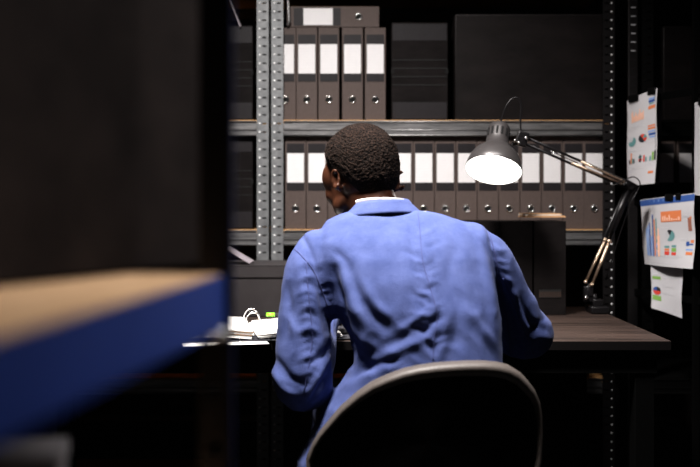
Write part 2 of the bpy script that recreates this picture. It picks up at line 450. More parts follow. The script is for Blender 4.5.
mag_file('black magazine file, middle of three on the desk', (500.5-350)/F*3.04, (532.5-350)/F*3.04, 3.04)
mag_file('black magazine file with slotted label window, rightmost on the desk', (534.2-350)/F*3.035, (566-350)/F*3.035, 3.035, True)
q = MB(); xa, xb = (521-350)/F*3.08, (562-350)/F*3.08
zz = DZ+.0008+.2935+.009
for k in range(4): q.box(((xa+xb)/2+random.uniform(-.004,.004), 3.10, zz+.003+.0032*k), (xb-xa-.008*k, .14, .0026), M['kraft'] if k != 2 else M['pages'], rot=Matrix.Rotation(random.uniform(-.04,.04), 3, 'Z'))
tag(q.build('envelope_stack'), 'thin stack of brown envelopes lying on top of the magazine files', 'envelopes')

# ------------------------------------------------------------------ open ring binder on the desk
ob = empty('open_ring_binder', 'open ring binder with white pages on the desk beside the man', 'binder', (-.262, 2.60, DZ), (0, 0, .16))
q = MB()
q.box((-.19, 0, .0035), (.30, .315, .0025), M['p_black'], bev=.0008); q.box((.19, 0, .0035), (.30, .315, .0025), M['p_black'], bev=.0008)
q.box((0, 0, .0035), (.075, .315, .0025), M['p_black'], bev=.0008); q.build('cover', ob)
def page_stack(x, w, n, h0, seedv):
    random.seed(seedv); q = MB()
    for k in range(n):
        m = M['kraft'] if k in (3, 6) else M['paperbr']
        # slightly bowed sheet
        ox, oy, ang = random.uniform(-.004,.004), random.uniform(-.006,.006), random.uniform(-.02,.02)
        R = Matrix.Rotation(ang, 3, 'Z'); N = 10; z0 = h0+.0024*k
        pts = []
        for i in range(N+1):
            u = -w/2+w*i/N; bow = .007*math.sin(PI*i/N)
            pts.append([Vector((x+ox, oy, 0))+R @ Vector((u, v, z0+bow)) for v in (-.148, .148)])
        for i in range(N):
            q.face([pts[i][0], pts[i+1][0], pts[i+1][1], pts[i][1]], m, True)
            dn = Vector((0,0,-.0018))
            q.face([pts[i][0]+dn, pts[i+1][0]+dn, pts[i+1][0], pts[i][0]], m)
            q.face([pts[i][0]+dn, pts[i][1]+dn, pts[i+1][1]+dn, pts[i+1][0]+dn], m)
        for e in (0, N): q.face([pts[e][0]+dn, pts[e][1]+dn, pts[e][1], pts[e][0]], m)
    return q.build('pages', ob, recalc=False)
page_stack(-.113, .212, 9, .008, 3); page_stack(.113, .212, 5, .008, 5)
q = MB(); q.box((0, 0, .008), (.03, .19, .005), M['chrome'], bev=.001)
q.build('ring_plate', ob)
for yy in (-.045, .045):
    q = MB(); pts = [Vector((.023*math.copysign(abs(math.cos(a))**.8, math.cos(a)), yy, .012+.050*math.sin(a)**.8)) for a in [PI*k/18 for k in range(19)]]
    q.tube(pts, .0022, M['chrome'], n=8, up=(0,1,0)); q.build('ring', ob)
for k, (px, py, a, lab) in enumerate(((212, 343, .22, 'white loose sheet poking out past the desk front, left of the open binder'),)):
    q = MB(); p = at(px, py, .35*F/(py-HY)); R = Matrix.Rotation(a, 3, 'Z')
    q.box((p.x+.01, 2.53, DZ+.0012), (.21, .297, .0006), M['paperbr'], rot=R)
    tag(q.build('paper_sheet'), lab, 'paper')
q = MB(); p = at(274, 314, 2.82); q.tube([(-.236, 2.735, DZ+.036), (-.212, 2.738, DZ+.036)], .0055, M['green'], n=14)
q.tube([(-.212, 2.738, DZ+.036), (-.12, 2.75, DZ+.034)], [.005,.005], M['p_black'], n=12)
tag(q.build('highlighter_pen'), 'lime green highlighter lying on the open binder pages, half hidden by the sleeve', 'pen')

# ------------------------------------------------------------------ desk lamp
LB = Vector((.775, 3.10, DZ))
lp = empty('desk_lamp', 'black articulated desk lamp with lit bell shade', 'lamp', LB); lo = -LB
def lpart(q, name, parent=None):
    o = q.build(name, parent or lp)
    if parent is None: o.location = lo
    return o
q = MB(); q.box((LB.x+.012, 3.10, DZ+.012), (.055, .09, .022), M['lamparm'], bev=.003); q.box((LB.x+.012, 3.10, DZ+.033), (.032, .04, .022), M['lamparm'], bev=.003)
q.tube([(LB.x+.005, 3.10, DZ+.03), (LB.x+.002, 3.10, DZ+.06)], .010, M['lamparm'], n=14); lpart(q, 'clamp_base')
piv = at(588, 283, 3.10); elb = at(630, 186, 3.08); hd = at(522, 139, 2.93)
q = MB(); q.tube([(LB.x, 3.10, DZ+.055), (piv.x-.002, 3.10, piv.z-.04), piv], [.011, .015, .010], M['lamparm'], n=12)
q.box(Vector((piv.x+.0, 3.10, piv.z-.035)), (.03, .022, .05), M['lamparm'], bev=.003)
q.ell(Vector((piv.x-.01, 3.085, piv.z-.045)), (.007,.007,.007), M['chrome'], seg=12); lpart(q, 'pivot_bracket')
dv = (elb-piv); per = Vector((dv.z, 0, -dv.x)).normalized()
mid = piv+dv*.44
q = MB()
for s in (-1, 1): q.tube([piv+per*.010*s, elb+per*.009*s], .0042, M['lamparm'], n=10)
q.tube([mid, elb], .009, M['lamparm'], n=12); lpart(q, 'lower_arm')
for s in (-1, 1):
    q = MB(); q.tube([piv+per*.011*s+Vector((0,-.010,.0)), mid+per*.007*s+Vector((0,-.010,0))], .0046, M['spring'], n=10)
    q.ell(mid+per*.007*s+Vector((0,-.011,0)), (.007,)*3, M['spring'], seg=12); q.ell(piv+per*.011*s+Vector((0,-.011,0)), (.0065,)*3, M['spring'], seg=12); lpart(q, 'spring')
q = MB(); q.box(elb, (.040, .020, .028), M['lamparm'], rot=Matrix.Rotation(.5, 3, 'Y'), bev=.004)
q.tube([elb+Vector((0,-.014,0)), elb+Vector((0,.014,0))], .011, M['lamparm'], n=16); lpart(q, 'elbow_joint')
dv2 = elb-hd; per2 = Vector((dv2.z, 0, -dv2.x)).normalized()
q = MB()
for s in (-1, 1): q.tube([hd+per2*.009*s, elb+per2*.010*s], .0042, M['lamparm'], n=10)
lpart(q, 'upper_arm')
for s, a, b in ((-1, .52, .93), (1, .45, .92)):
    q = MB(); q.tube([hd+dv2*a+per2*.008*s+Vector((0,-.009,0)), hd+dv2*b+per2*.004*s+Vector((0,-.009,0))], .0038, M['spring'], n=10); lpart(q, 'spring')
q = MB(); q.tube([hd+dv2*.25+per2*.0+Vector((0,-.004,0)), hd+dv2*.50+Vector((0,-.004,0))], .002, M['chrome'], n=8); lpart(q, 'spring_rod')
q = MB(); q.box(hd, (.035, .018, .045), M['lamparm'], rot=Matrix.Rotation(.3, 3, 'Y'), bev=.004)
q.tube([hd+Vector((-.03,0,-.015)), hd+Vector((.0,0,-.01))], .006, M['lamparm'], n=10)
for dx, dz in ((-.012,-.012), (-.022,-.006), (.010,.002)): q.ell(hd+Vector((dx,-.012,dz)), (.006,)*3, M['chrome'], seg=12)
lpart(q, 'head_joint')
# shade: axis from opening centre to the neck
oc = at(493.5, 170.5, 2.86)
axis = Vector((.035, .088, .165)).normalized()
zax = axis; xax = Vector((1,0,0)); xax = (xax-zax*xax.dot(zax)).normalized(); yax = zax.cross(xax)
SM = Matrix.Translation(oc) @ Matrix((xax, yax, zax)).transposed().to_4x4()
sh = MB()
prof = [(.0825,0),(.0835,.002),(.081,.018),(.075,.038),(.064,.058),(.050,.072),(.040,.082),(.0345,.090),(.0335,.108),(.0335,.136),(.032,.150),(.027,.158),(.018,.162),(.0001,.163)]
sh.lathe(prof, M['lampm'], SM, n=48)
shade = lpart(sh, 'shade')
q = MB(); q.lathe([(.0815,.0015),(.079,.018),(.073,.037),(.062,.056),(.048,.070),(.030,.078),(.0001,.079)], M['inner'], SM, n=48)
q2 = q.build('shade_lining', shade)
q = MB()
for k in range(14):
    a = 2*PI*k/14
    R = SM @ Matrix.Rotation(a, 4, 'Z')
    q.box(R @ Vector((.0336, 0, .124)), (.002, .0062, .026), M['hole'], rot=R.to_3x3())
q.build('vent_slots', shade)
q = MB(); q.ell(SM @ Vector((0,0,.030)), (.030,.030,.030), M['bulb'], seg=24); q.tube([SM @ Vector((0,0,.05)), SM @ Vector((0,0,.078))], .014, M['stud'], n=16); lpart(q, 'bulb')
q = MB(); d_ = 2.93
cp = [SM @ Vector((0,0,.162)), at(505.5,108,d_), at(511,99.5,d_), at(517.5,98,d_), at(521,104,d_), at(520.5,120,d_), at(521,138,d_)]
q.tube(spline(cp, 6), .0026, M['lamparm'], n=8, up=(0,1,0))
lpart(q, 'cord')
q = MB(); d_ = 3.05
q.tube(spline([at(612,186,d_), at(624,180,d_), at(634,177,d_), at(640,183,d_), at(637,192,d_), at(630,205,d_), at(618,240,d_+.03), at(606,280,3.12)], 6), .0018, M['lamparm'], n=8, up=(0,1,0))
lpart(q, 'cord')

# ------------------------------------------------------------------ black upright frame carrying the papers
P1, P2 = Vector((.955, 3.285, 0)), Vector((1.062, 2.985, 0)); dirn = (P2-P1).normalized(); P3 = P1+dirn*.72
nf = empty('paper_stand', 'black slotted frame at right that the printed papers hang on', 'stand', P1)
for P, w in ((P1, .032), (P2, .02), (P3, .032)):
    q = MB(); q.box2(P-Vector((w/2,.008,0)), P+Vector((w/2,.008,1.95)), M['postd'] if P is P1 else M['blackrough'], bev=.002)
    if P is P1:
        z = 1.0
        while z < 1.93:
            q.box((P.x, P.y-.0085, z), (.016, .0012, .004), M['p_grey'] if z > 1.6 else M['pocket']); z += .0292
    q.build('post', nf).location = -P1
def rail(z, e=P3):
    q = MB(); a = P1.copy(); ang = math.atan2(dirn.y, dirn.x); L = (e-a).length
    q.box((a+e)/2+Vector((.004,0,z)), (L, .006, .022), M['blackrough'], rot=Matrix.Rotation(ang, 3, 'Z')); q.build('rail', nf).location = -P1
for z in (1.445, 1.105, .80, .10, 1.93): rail(z)

def hang_paper(name, label, corners, marks, curl=.012, clips=(), clipm=None, header=None):
    """corners TL,TR,BL,BR world; marks (u0,v0,u1,v1,material) with v downward"""
    TL, TR, BL, BR = corners
    nrm = (TR-TL).cross(BL-TL).normalized()
    if nrm.y > 0: nrm = -nrm
    def P(u, v, o=0):
        p = TL*(1-u)*(1-v)+TR*u*(1-v)+BL*(1-u)*v+BR*u*v
        bend = curl*(math.sin(u*PI*1.1)*.8+.5*math.sin(v*2.4*PI)*(u-.3))
        return p+nrm*(bend+o)
    r = empty(name, label, 'paper', TL)
    q = MB(); N = 14
    V = [[q.bm.verts.new(P(i/N, j/N)) for i in range(N+1)] for j in range(N+1)]
    for j in range(N):
        for i in range(N):
            f = q.bm.faces.new((V[j][i], V[j+1][i], V[j+1][i+1], V[j][i+1])); f.material_index = q.mi(M['paper']); f.smooth = True
    def quad(u0, v0, u1, v1, m, o=.0007):
        n = max(1, int(abs(u1-u0)*12)); k = max(1, int(abs(v1-v0)*12))
        for a in range(n):
            for b in range(k):
                ua, ub = u0+(u1-u0)*a/n, u0+(u1-u0)*(a+1)/n; va, vb = v0+(v1-v0)*b/k, v0+(v1-v0)*(b+1)/k
                q.face([P(ua,va,o), P(ua,vb,o), P(ub,vb,o), P(ub,va,o)], m)
    def pie(u, v, ru, rv, cols):
        n = 24
        for a in range(n):
            t0, t1 = 2*PI*a/n, 2*PI*(a+1)/n
            m = cols[int(a/n*len(cols))]
            q.face([P(u,v,.0009), P(u+ru*math.cos(t0), v+rv*math.sin(t0), .0009), P(u+ru*math.cos(t1), v+rv*math.sin(t1), .0009)], m)
    for mk in marks:
        if mk[0] == 'pie': pie(*mk[1:])
        else: quad(*mk)
    o = q.build('sheet', r, recalc=False); o.location = -TL
    for (u, w) in clips:
        q = MB(); c = P(u, .0, .001); e = (TR-TL).normalized()
        ang = math.atan2(e.y, e.x)
        q.box(c+Vector((0,0,-.004)), (w, .008, .022), clipm or M['black'], rot=Matrix.Rotation(ang, 3, 'Z'), bev=.001)
        q.build('clip', r).location = -TL
    return r
def text(u0, u1, v0, n, dv=.012, m=None):
    random.seed(int(u0*100+v0*1000))
    return [(u0, v0+dv*k, u0+(u1-u0)*random.uniform(.6,1), v0+dv*k+.004, m or M['p_lgrey']) for k in range(n)]
O, Bl, Sk, Te, Bk, Rd, Gr, Gy, LG, Pe, Br = (M['p_'+x] for x in ('orange','blue','sky','teal','black','red','green','grey','lgrey','peach','brown'))
m1 = text(.08,.6,.07,2)+text(.06,.7,.33,3)+text(.06,.7,.60,2)+text(.08,.7,.80,2)+text(.72,.95,.52,3)+text(.72,.95,.74,5)
for k in range(12): m1.append((.20+.038*k, .285-random.uniform(.05,.13), .232+.038*k, .285, Pe))
m1 += [(.78,.08,.95,.10,Sk),(.78,.105,.95,.13,Bl),(.80,.135,.92,.15,Te),(.78,.165,.97,.20,O),(.76,.37,.97,.385,O),(.76,.395,.97,.415,O),(.76,.43,.97,.445,Sk),(.78,.455,.97,.48,Bl),(.8,.49,.95,.505,Sk)]
m1 += [('pie',.23,.50,.15,.055,[Te,Te,Te,Gy,Gy,Te]),('pie',.60,.49,.13,.045,[Rd,Bk,Bk,Bk,Rd,Te])]
for u, h, m in ((.10,.05,Bk),(.17,.12,O),(.22,.06,Te),(.28,.05,Bk),(.50,.08,Bk),(.62,.07,Rd),(.68,.05,Te),(.80,.05,Te),(.87,.09,Gr),(.93,.10,Bk)): m1.append((u,.75-h,u+.05,.75,m))
m1 += [(.47,.68,.58,.70,Te),(.47,.71,.58,.735,Rd),(.78,.86,.93,.885,O)]
L1 = at(627,101,3.24); R1 = at(657,88,3.06)
hang_paper('printed_sheet', 'narrow-looking white chart sheet clipped topmost on the black frame', (L1, R1, at(627.5,186.5,3.24), at(655,183.5,3.06)), m1, curl=.008, clips=((.30,.06),(.85,.04)))
q = MB(); e = at(655,87,3.062); g_ = at(663,88,3.08)
q.face([e+Vector((.001,.004,0)), g_+Vector((0,.004,0)), at(659,185,3.08), at(655.5,184,3.066)], M['pocket'])
tag(q.build('backing_card'), 'dark backing card behind the topmost clipped chart sheet', 'card')
m2 = [(0,.012,1,.10,Bl),(.03,.03,.5,.06,Sk)]+text(.06,.30,.20,2)+text(.42,.62,.44,1)+text(.42,.8,.84,3)+text(.78,.95,.60,3)+text(.80,.97,.28,3)+text(.1,.8,.94,1)
for k in range(8): m2.append((.07+.036*k, .86-[.12,.42,.46,.50,.30,.62,.55,.20][k], .095+.036*k, .86, [Gy,Sk,Sk,Bl,Sk,Bl,O,Sk][k]))
m2 += [(.36,.45,.385,.86,Pe),(.325,.30,.35,.86,Te),(.34,.55,.40,.86,Pe)]
m2 += [(.44,.21,.80,.36,O)]
for k in range(8): m2.append((.47+.04*k,.345-random.uniform(.02,.09),.495+.04*k,.345,Pe, .0014))
m2 += [('pie',.59,.555,.085,.080,[Te,Te,Gy,Gy,Bk,Te]),(.49,.70,.58,.73,Te),(.49,.74,.58,.77,O),(.49,.78,.58,.83,Rd),(.62,.69,.70,.72,Te),(.62,.73,.70,.78,Gr),(.62,.79,.70,.83,Rd)]
m2 += [(.90,.32,.955,.5,Br),(.93,.30,.96,.34,O),(.86,.64,.91,.70,Bl),(.93,.62,.98,.66,O),(.86,.74,.97,.76,Sk),(.86,.78,.97,.82,O),(.86,.67,.97,.69,Bl)]
hang_paper('printed_sheet', 'landscape chart sheet with blue header band and bar charts on the black frame', (at(640,200,3.19), at(694.5,193,2.95), at(644.5,264,3.19), at(693,269,2.95)), m2, curl=.012, clips=((.60,.035),(.75,.02)))
m3 = [(.04,.30,.28,.36,Gr),(.04,.70,.30,.80,Gr),('pie',.17,.60,.12,.085,[Rd,Rd,Bl,Bk]),(.04,.24,.2,.26,LG)]+text(.35,.9,.30,2)+text(.35,.9,.48,2)+text(.35,.8,.62,2)+text(.2,.9,.88,3,.025)
hang_paper('printed_sheet', 'lower portrait sheet with small pie chart hanging under the landscape sheet', (at(651,262,3.16), at(683,262,3.03), at(651.5,308,3.16), at(682,318.5,3.03)), m3, curl=-.006)
m4 = text(.15,.9,.15,14,.05)
hang_paper('printed_sheet', 'white sheet cut off by the right edge of the photo', (at(694.5,103,2.93), at(722,92,2.74), at(694.5,195,2.93), at(722,198,2.74)), m4, curl=.004, clips=((.3,.03),))

# ------------------------------------------------------------------ chair
CY = 1.90
BX = (437-350)/F*CY
ch = empty('office_chair', 'black office chair with grey-rimmed backrest under the man', 'chair', (BX+.03, 2.10, 0)); co = -Vector(ch.location)
out = [(304,470),(310,455),(317,443),(326,431),(340,413),(357,396.5),(372,385),(388,377),(404,370.5),(420,366.5),(438,364),(455,362.8),(470,362.3),(486,362.8),(500,364.6),(512,368),(523,375),(531,383.5),(539,394),(544,405),(546.5,420),(547,440),(546,465),(541,490),(528,508),(505,517),(470,520),(400,520),(345,518),(318,508),(305,492)]
def bk(px, py, dy=0, k=1.0, cx=430, cy=440):
    px = cx+(px-cx)*(1-(1-k)*.62); py = cy+(py-cy)*(1-(1-k)*2.0 if py < cy else k)
    p = at(px, py, CY); u = (px-440)/115; p.y = CY+.055*u*u-.03*(py-362)/160*0+dy
    return p
prof_c = [(.00, .90), (-.012,.935),(-.016,.965),(-.010,.992),(.004,1.0),(.032,.995),(.045,.97),(.048,.93)]
q = MB(); rr = []
for dy, k in prof_c: rr.append([q.bm.verts.new(bk(x, y, dy, k)) for x, y in out])
n = len(out)
for A, B in zip(rr, rr[1:]):
    for i in range(n):
        f = q.bm.faces.new((A[i], A[(i+1) % n], B[(i+1) % n], B[i])); f.material_index = q.mi(M['rim']); f.smooth = True
q.build('backrest_rim', ch).location = co
def panel(k0, dy0, dome, name, m):
    q = MB(); prev = None; K = [k0*(1-i/7) for i in range(8)]
    for i, k in enumerate(K):
        t = 1-k/k0
        if k > .001 and i < 7: cur = [q.bm.verts.new(Vector(bk(x, y, dy0+dome*math.sin(t*PI/2), k0))*(1-t)+Vector(bk(430, 440, dy0+dome*math.sin(t*PI/2), 1))*t) for x, y in out]
        else: cur = [q.bm.verts.new(bk(430, 440, dy0+dome, 1))]
        if prev:
            for a in range(n):
                if len(cur) == 1: f = q.bm.faces.new((prev[a], prev[(a+1) % n], cur[0]))
                else: f = q.bm.faces.new((prev[a], prev[(a+1) % n], cur[(a+1) % n], cur[a]))
                f.material_index = q.mi(m); f.smooth = True
        prev = cur
    q.build(name, ch).location = co
panel(.915, -.004, -.006, 'back_panel', M['fabric']); panel(.95, .046, .022, 'back_cushion', M['fabric'])
sx, sy = BX+.03, 2.14
q = MB()
q.rings([(.40,sx,sy,.19,.18),(.405,sx,sy,.225,.215),(.425,sx,sy,.238,.228),(.452,sx,sy,.236,.226),(.468,sx,sy,.215,.205),(.472,sx,sy,.16,.15)], M['fabric'], n=48, pw=3.2); q.build('seat', ch).location = co
q = MB(); q.box((sx, sy, .385), (.2,.2,.03), M['black'], bev=.004)
q.tube(spline([(sx, sy-.05, .385), (sx, 1.87, .38), (sx-.02, 1.845, .42), (sx-.02, 1.865, .52), (sx-.02, 1.875, .58)], 6), [(.010,.03)]*25, M['black'], n=12, up=(0,0,1)); q.build('back_bracket', ch).location = co
q = MB(); q.tube([(sx, sy, .10), (sx, sy, .24)], .028, M['black'], n=20); q.tube([(sx, sy, .24), (sx, sy, .375)], .016, M['chrome'], n=20); q.build('gas_column', ch).location = co
for k in range(5):
    a = 2*PI*k/5+.3; dx, dy = math.cos(a), math.sin(a)
    q = MB(); q.tube([(sx+dx*.02, sy+dy*.02, .115), (sx+dx*.16, sy+dy*.16, .100), (sx+dx*.28, sy+dy*.28, .075)], [(.022,.026),(.016,.020),(.010,.015)], M['black'], n=12, up=(0,0,1)); q.build('base_leg', ch).location = co
    q = MB(); cx, cy = sx+dx*.285, sy+dy*.285
    for s in (-1, 1):
        w = Vector((-dy, dx, 0))*s
        c = Vector((cx, cy, .0275)); q.tube([c+w*.008, c+w*.022], .027, M['black'], n=18)
    q.tube([(cx, cy, .03), (cx, cy, .075)], .006, M['black'], n=10); q.build('caster', ch).location = co

# ------------------------------------------------------------------ the man
# head frame: face along local +Y, turned to the left and bowed
HC = Vector((.021, 2.285, 1.168))
HR = Matrix.Rotation(.56, 3, 'Z') @ Matrix.Rotation(-.24, 3, 'X')
def hp(x, y, z): return HC+HR @ Vector((x, y, z))
def head(q):
    s = M['skin']
    q.ell(hp(0,-.010,.025), (.074,.092,.083), s, HR, 28)
    q.ell(hp(0,-.030,-.020), (.067,.068,.066), s, HR, 24)     # occiput
    q.ell(hp(0,.022,-.035), (.064,.066,.075), s, HR, 24)      # face
    q.ell(hp(0,.048,-.088), (.036,.036,.028), s, HR, 20)      # chin and jaw
    q.ell(hp(0,.016,-.068), (.066,.056,.042), s, HR, 20)
    q.ell(hp(0,.066,.012), (.052,.022,.018), s, HR, 16)       # brow
    q.ell(hp(0,.085,-.026), (.013,.018,.022), s, HR, 14)      # nose
    q.ell(hp(0,.092,-.036), (.019,.014,.011), s, HR, 14)
    q.ell(hp(0,.084,-.061), (.024,.012,.007), s, HR, 14)      # lips
    q.ell(hp(0,.083,-.071), (.022,.012,.007), s, HR, 14)
    for e in (-1, 1):
        q.ell(hp(e*.041,.046,-.036), (.026,.026,.030), s, HR, 14); q.ell(hp(e*.047,.034,.0), (.027,.038,.040), s, HR, 16)   # cheek
        # ear: rim, lobe
        EM = HR @ Matrix.Rotation(e*.35, 3, 'Z')
        pts = []
        for k in range(13):
            a = -.6+(2*PI-1.5)*k/12
            pts.append(hp(e*.083, -.036, -.024)+EM @ Vector((e*(.006+.004*math.sin(a)), -.004+.013*math.cos(a+1.4)*-1, .021*math.sin(a+1.4))))
        q.tube(pts, .0050, s, n=8); q.ell(hp(e*.081,-.034,-.022), (.006,.010,.018), s, EM, 12)
        q.ell(hp(e*.076,-.030,-.043), (.006,.008,.009), s, EM, 12)
NK = Vector((.066, 2.225, 1.02))
def hand(q, wr, dirv, side, r=1.0):
    """five separate bent fingers; dirv is the pointing direction, palm down"""
    s = M['skin']; d = Vector(dirv).normalized(); lat = d.cross(Vector((0,0,1))).normalized()*side   # toward the thumb
    up = lat.cross(d)*side
    up = Vector((0,0,1))
    R = Matrix((lat, d, up)).transposed()
    wr = Vector(wr); pc = wr+d*.052
    q.tube([wr-d*.01, wr+d*.02, wr+d*.05, wr+d*.085], [(.017,.024),(.016,.032),(.015,.040),(.012,.040)], s, n=16, up=up)
    for off, L in ((.030,.070),(.010,.078),(-.010,.073),(-.030,.058)):
        b = wr+d*.080+lat*off; sp = (d+lat*off*1.6).normalized()
        p = [b-sp*.01, b+sp*L*.42+up*.008, b+sp*L*.75+up*-.002, b+sp*L*.95+up*-.014]
        q.tube(spline(p, 4), [.0092-.0026*k/12 for k in range(13)], s, n=10)
        q.ell(p[-1], (.0066,)*3, s, seg=10)
    t = wr+d*.025+lat*.026
    p = [t-lat*.012, t+lat*.018+d*.02, t+lat*.030+d*.045+up*-.004, t+lat*.030+d*.062+up*-.008]
    q.tube(spline(p, 4), [.013-.005*k/12 for k in range(13)], s, n=10); q.ell(p[-1], (.008,)*3, s, seg=10)
ARL = [(-.070,2.185,.985),(-.090,2.165,.94),(-.098,2.145,.86),(-.103,2.13,.775),(-.104,2.125,.715),(-.098,2.18,.705),(-.088,2.27,.740),(-.070,2.40,.800),(-.055,2.50,.812)]
ARR = [(.270,2.19,1.0),(.315,2.205,.955),(.352,2.235,.89),(.395,2.275,.825),(.425,2.315,.788),(.405,2.36,.785),(.350,2.43,.812),(.265,2.50,.820),(.195,2.555,.812)]
q = MB(); s_ = M['skin']
head(q)
q.tube([NK, (.060,2.235,1.07), hp(0,-.030,-.045), hp(0,-.02,0)], [(.066,.070),(.056,.056),(.056,.054),(.05,.05)], s_, n=24)
TR = [(.50,.13,2.13,.150,.10),(.60,.15,2.13,.135,.095),(.70,.165,2.14,.125,.09),(.80,.155,2.15,.130,.09),(.90,.13,2.17,.140,.095),(.97,.112,2.19,.140,.085),(1.02,.10,2.20,.110,.06),(1.05,.085,2.215,.07,.05)]
q.rings(TR, s_, n=32)
q.tube(spline(ARL, 3), [.045-.0008*k for k in range(25)], s_, n=14); q.tube(spline(ARR, 3), [.045-.0008*k for k in range(25)], s_, n=14)
q.ell(Vector(ARL[4])+Vector((0,.0,.0)), (.040,)*3, s_); q.ell(Vector(ARR[4]), (.040,)*3, s_)
q.tube([(-.02,2.19,.99),(.25,2.19,.99)], .05, s_, n=16)
hand(q, (-.052,2.515,.812-.012), (.10,1,-.12), 1); hand(q, (.180,2.565,.800), (-.80,.55,-.08), -1)
LGL = [(.06,2.13,.535),(.01,2.32,.555),(-.03,2.535,.555),(-.04,2.575,.50),(-.035,2.60,.30),(-.03,2.62,.09)]
LGR = [(.24,2.13,.535),(.30,2.32,.555),(.335,2.535,.555),(.345,2.575,.50),(.34,2.60,.30),(.335,2.62,.09)]
for L in (LGL, LGR):
    q.tube(L, [.072,.066,.054,.052,.048,.034], s_, n=16); q.tube([L[-1], Vector(L[-1])+Vector((0,.10,-.045))], [.034,.028], s_, n=14)
    q.ell(L[2], (.054,)*3, s_)
body = fuse(q, 'person', .0042, M['skin'], smooth=3)
tag(body, 'seated man in a blue work jacket, back to the viewer, reading at the desk', 'person')

# hair cap
q = MB(); n_u, n_v = 190, 150
hb = []
def cap_pt(th, ph):      # th from crown, ph around; local frame
    dx, dy, dz = math.sin(th)*math.sin(ph), math.sin(th)*math.cos(ph), math.cos(th)
    rf = 1.0
    if dz < 0: rf = math.sqrt(1-(.80*dz)**2)/max(math.sin(th), 1e-4)
    p = Vector((dx*rf*.0845, dy*rf*.1035-.012, dz*(.0935 if dz > 0 else .108)+.022))
    return p
for i in range(n_v):
    row = []
    for j in range(n_u):
        ph = 2*PI*j/n_u; c = math.cos(ph)
        # hairline: forehead (c=1) high, sides to the ear, nape low (c=-1)
        lim = 1.15 if c > .55 else (1.15+(.55-c)/.55*.58 if c > 0 else 1.73+min(1, -c*1.5)**1.5*.78)
        th = lim*(i/(n_v-1))
        if i == 0: th = .002
        p = cap_pt(th, ph); nrm = Vector((p.x/.0805**2, (p.y+.012)/.101**2, (p.z-.022)/.0925**2)).normalized()
        e = min(1, (1-i/(n_v-1))*7)
        a = noise.noise(p*260)*.0028+noise.noise(p*30)*.002
        p = p+nrm*(a*e-(1-e)*.006)
        row.append(q.bm.verts.new(HC+HR @ p))
    hb.append(row)
for i in range(n_v-1):
    for j in range(n_u):
        f = q.bm.faces.new((hb[i][j], hb[i+1][j], hb[i+1][(j+1) % n_u], hb[i][(j+1) % n_u])); f.material_index = q.mi(M['hair']); f.smooth = True
q.build('hair', body)
for e in (-1, 1):
    q = MB(); q.ell(hp(e*.030,.071,-.006), (.012,.010,.007), M['eye'], HR, 12); q.ell(hp(e*.030,.0795,-.007), (.005,.003,.005), M['p_black'], HR, 10); q.build('eye', body)

# jacket
q = MB(); j = M['jacket']
JR = [(.475,.115,2.13,.235,.145),(.54,.122,2.13,.240,.150),(.61,.135,2.13,.212,.150),(.66,.142,2.13,.200,.146),(.70,.156,2.13,.180,.142),(.75,.170,2.13,.163,.138),(.80,.162,2.14,.170,.139),
      (.87,.140,2.15,.188,.138),(.93,.125,2.165,.195,.134),(.98,.116,2.18,.195,.125),(1.01,.112,2.19,.192,.112),(1.035,.110,2.20,.180,.098),(1.058,.104,2.21,.156,.082),(1.074,.096,2.215,.118,.066),(1.083,.083,2.22,.080,.050)]
q.rings(JR, j, n=56, pw=2.35)
def sleeve(P, r):
    S = spline(P, 4); n = len(S)
    R = [np.interp(k/(n-1)*(len(r)-1), range(len(r)), r) for k in range(n)]
    q.tube(S, R, j, n=24)
    for k in (0, 16): q.ell(S[k], (R[k],)*3, j)
sleeve(ARL, [.056,.060,.058,.062,.066,.062,.056,.050,.043])
sleeve(ARR, [.058,.062,.060,.058,.060,.058,.054,.048,.043])
jk = fuse(q, 'jacket', .0042, M['jacket'], smooth=9, parent=body)
# folds
me = jk.data; N = len(me.vertices)
co_ = np.empty(N*3); me.vertices.foreach_get('co', co_); co_ = co_.reshape(-1,3)
no = np.empty(N*3); me.vertices.foreach_get('normal', no); no = no.reshape(-1,3)
X, Y, Z = co_.T
pxs = 350+X/Y*F; pys = HY+(H-Z)/Y*F
back = np.clip((-no[:,1]+.25)*2, 0, 1)
def stroke(pts, amp, wid, gate=None, taper=True):
    """raise or sink a band along a line drawn on the cloth (amp in m, width in photo px at the cloth)"""
    P = np.array([(p.x, p.y) for p in spline([Vector((a, b, 0)) for a, b in pts], 6)])
    best = np.full(N, 1e9); tt = np.zeros(N); L = len(P)-1
    for k in range(L):
        a, b = P[k], P[k+1]; ab = b-a; l2 = (ab**2).sum()+1e-9
        t = np.clip(((pxs-a[0])*ab[0]+(pys-a[1])*ab[1])/l2, 0, 1)
        d = np.hypot(pxs-(a[0]+t*ab[0]), pys-(a[1]+t*ab[1]))
        m_ = d < best; best[m_] = d[m_]; tt[m_] = (k+t[m_])/L
    w = np.exp(-(best/wid)**2)
    if taper: w = w*np.sin(np.clip(tt, .0, 1)*PI*.9+.16)**.7
    return 1.45*amp*np.nan_to_num(w)*back
D = np.zeros(N)
# armpit and shoulder-blade folds, left
D += stroke([(331,262),(331,285),(337,312),(346,350)], -.017, 8)
D += stroke([(345,268),(351,296),(362,322),(368,345)], .006, 7)
D += stroke([(350,262),(356,290),(368,312),(384,326)], -.006, 5)
D += stroke([(332,250),(345,262),(352,300)], -.004, 4)
D += stroke([(366,285),(376,305),(392,318)], .005, 5)
D += stroke([(340,330),(352,352),(372,368)], -.006, 6)
D += stroke([(352,328),(366,342),(385,352)], .0035, 5)
D += stroke([(375,366),(395,352),(425,338),(450,318)], .003, 5)
D += stroke([(372,352),(395,342),(420,328)], -.0022, 5)
D += stroke([(345,392),(368,376),(400,366)], .004, 6)
D += stroke([(348,378),(372,366),(396,360)], -.005, 4)
D += stroke([(400,330),(418,318),(440,300)], .003, 4)
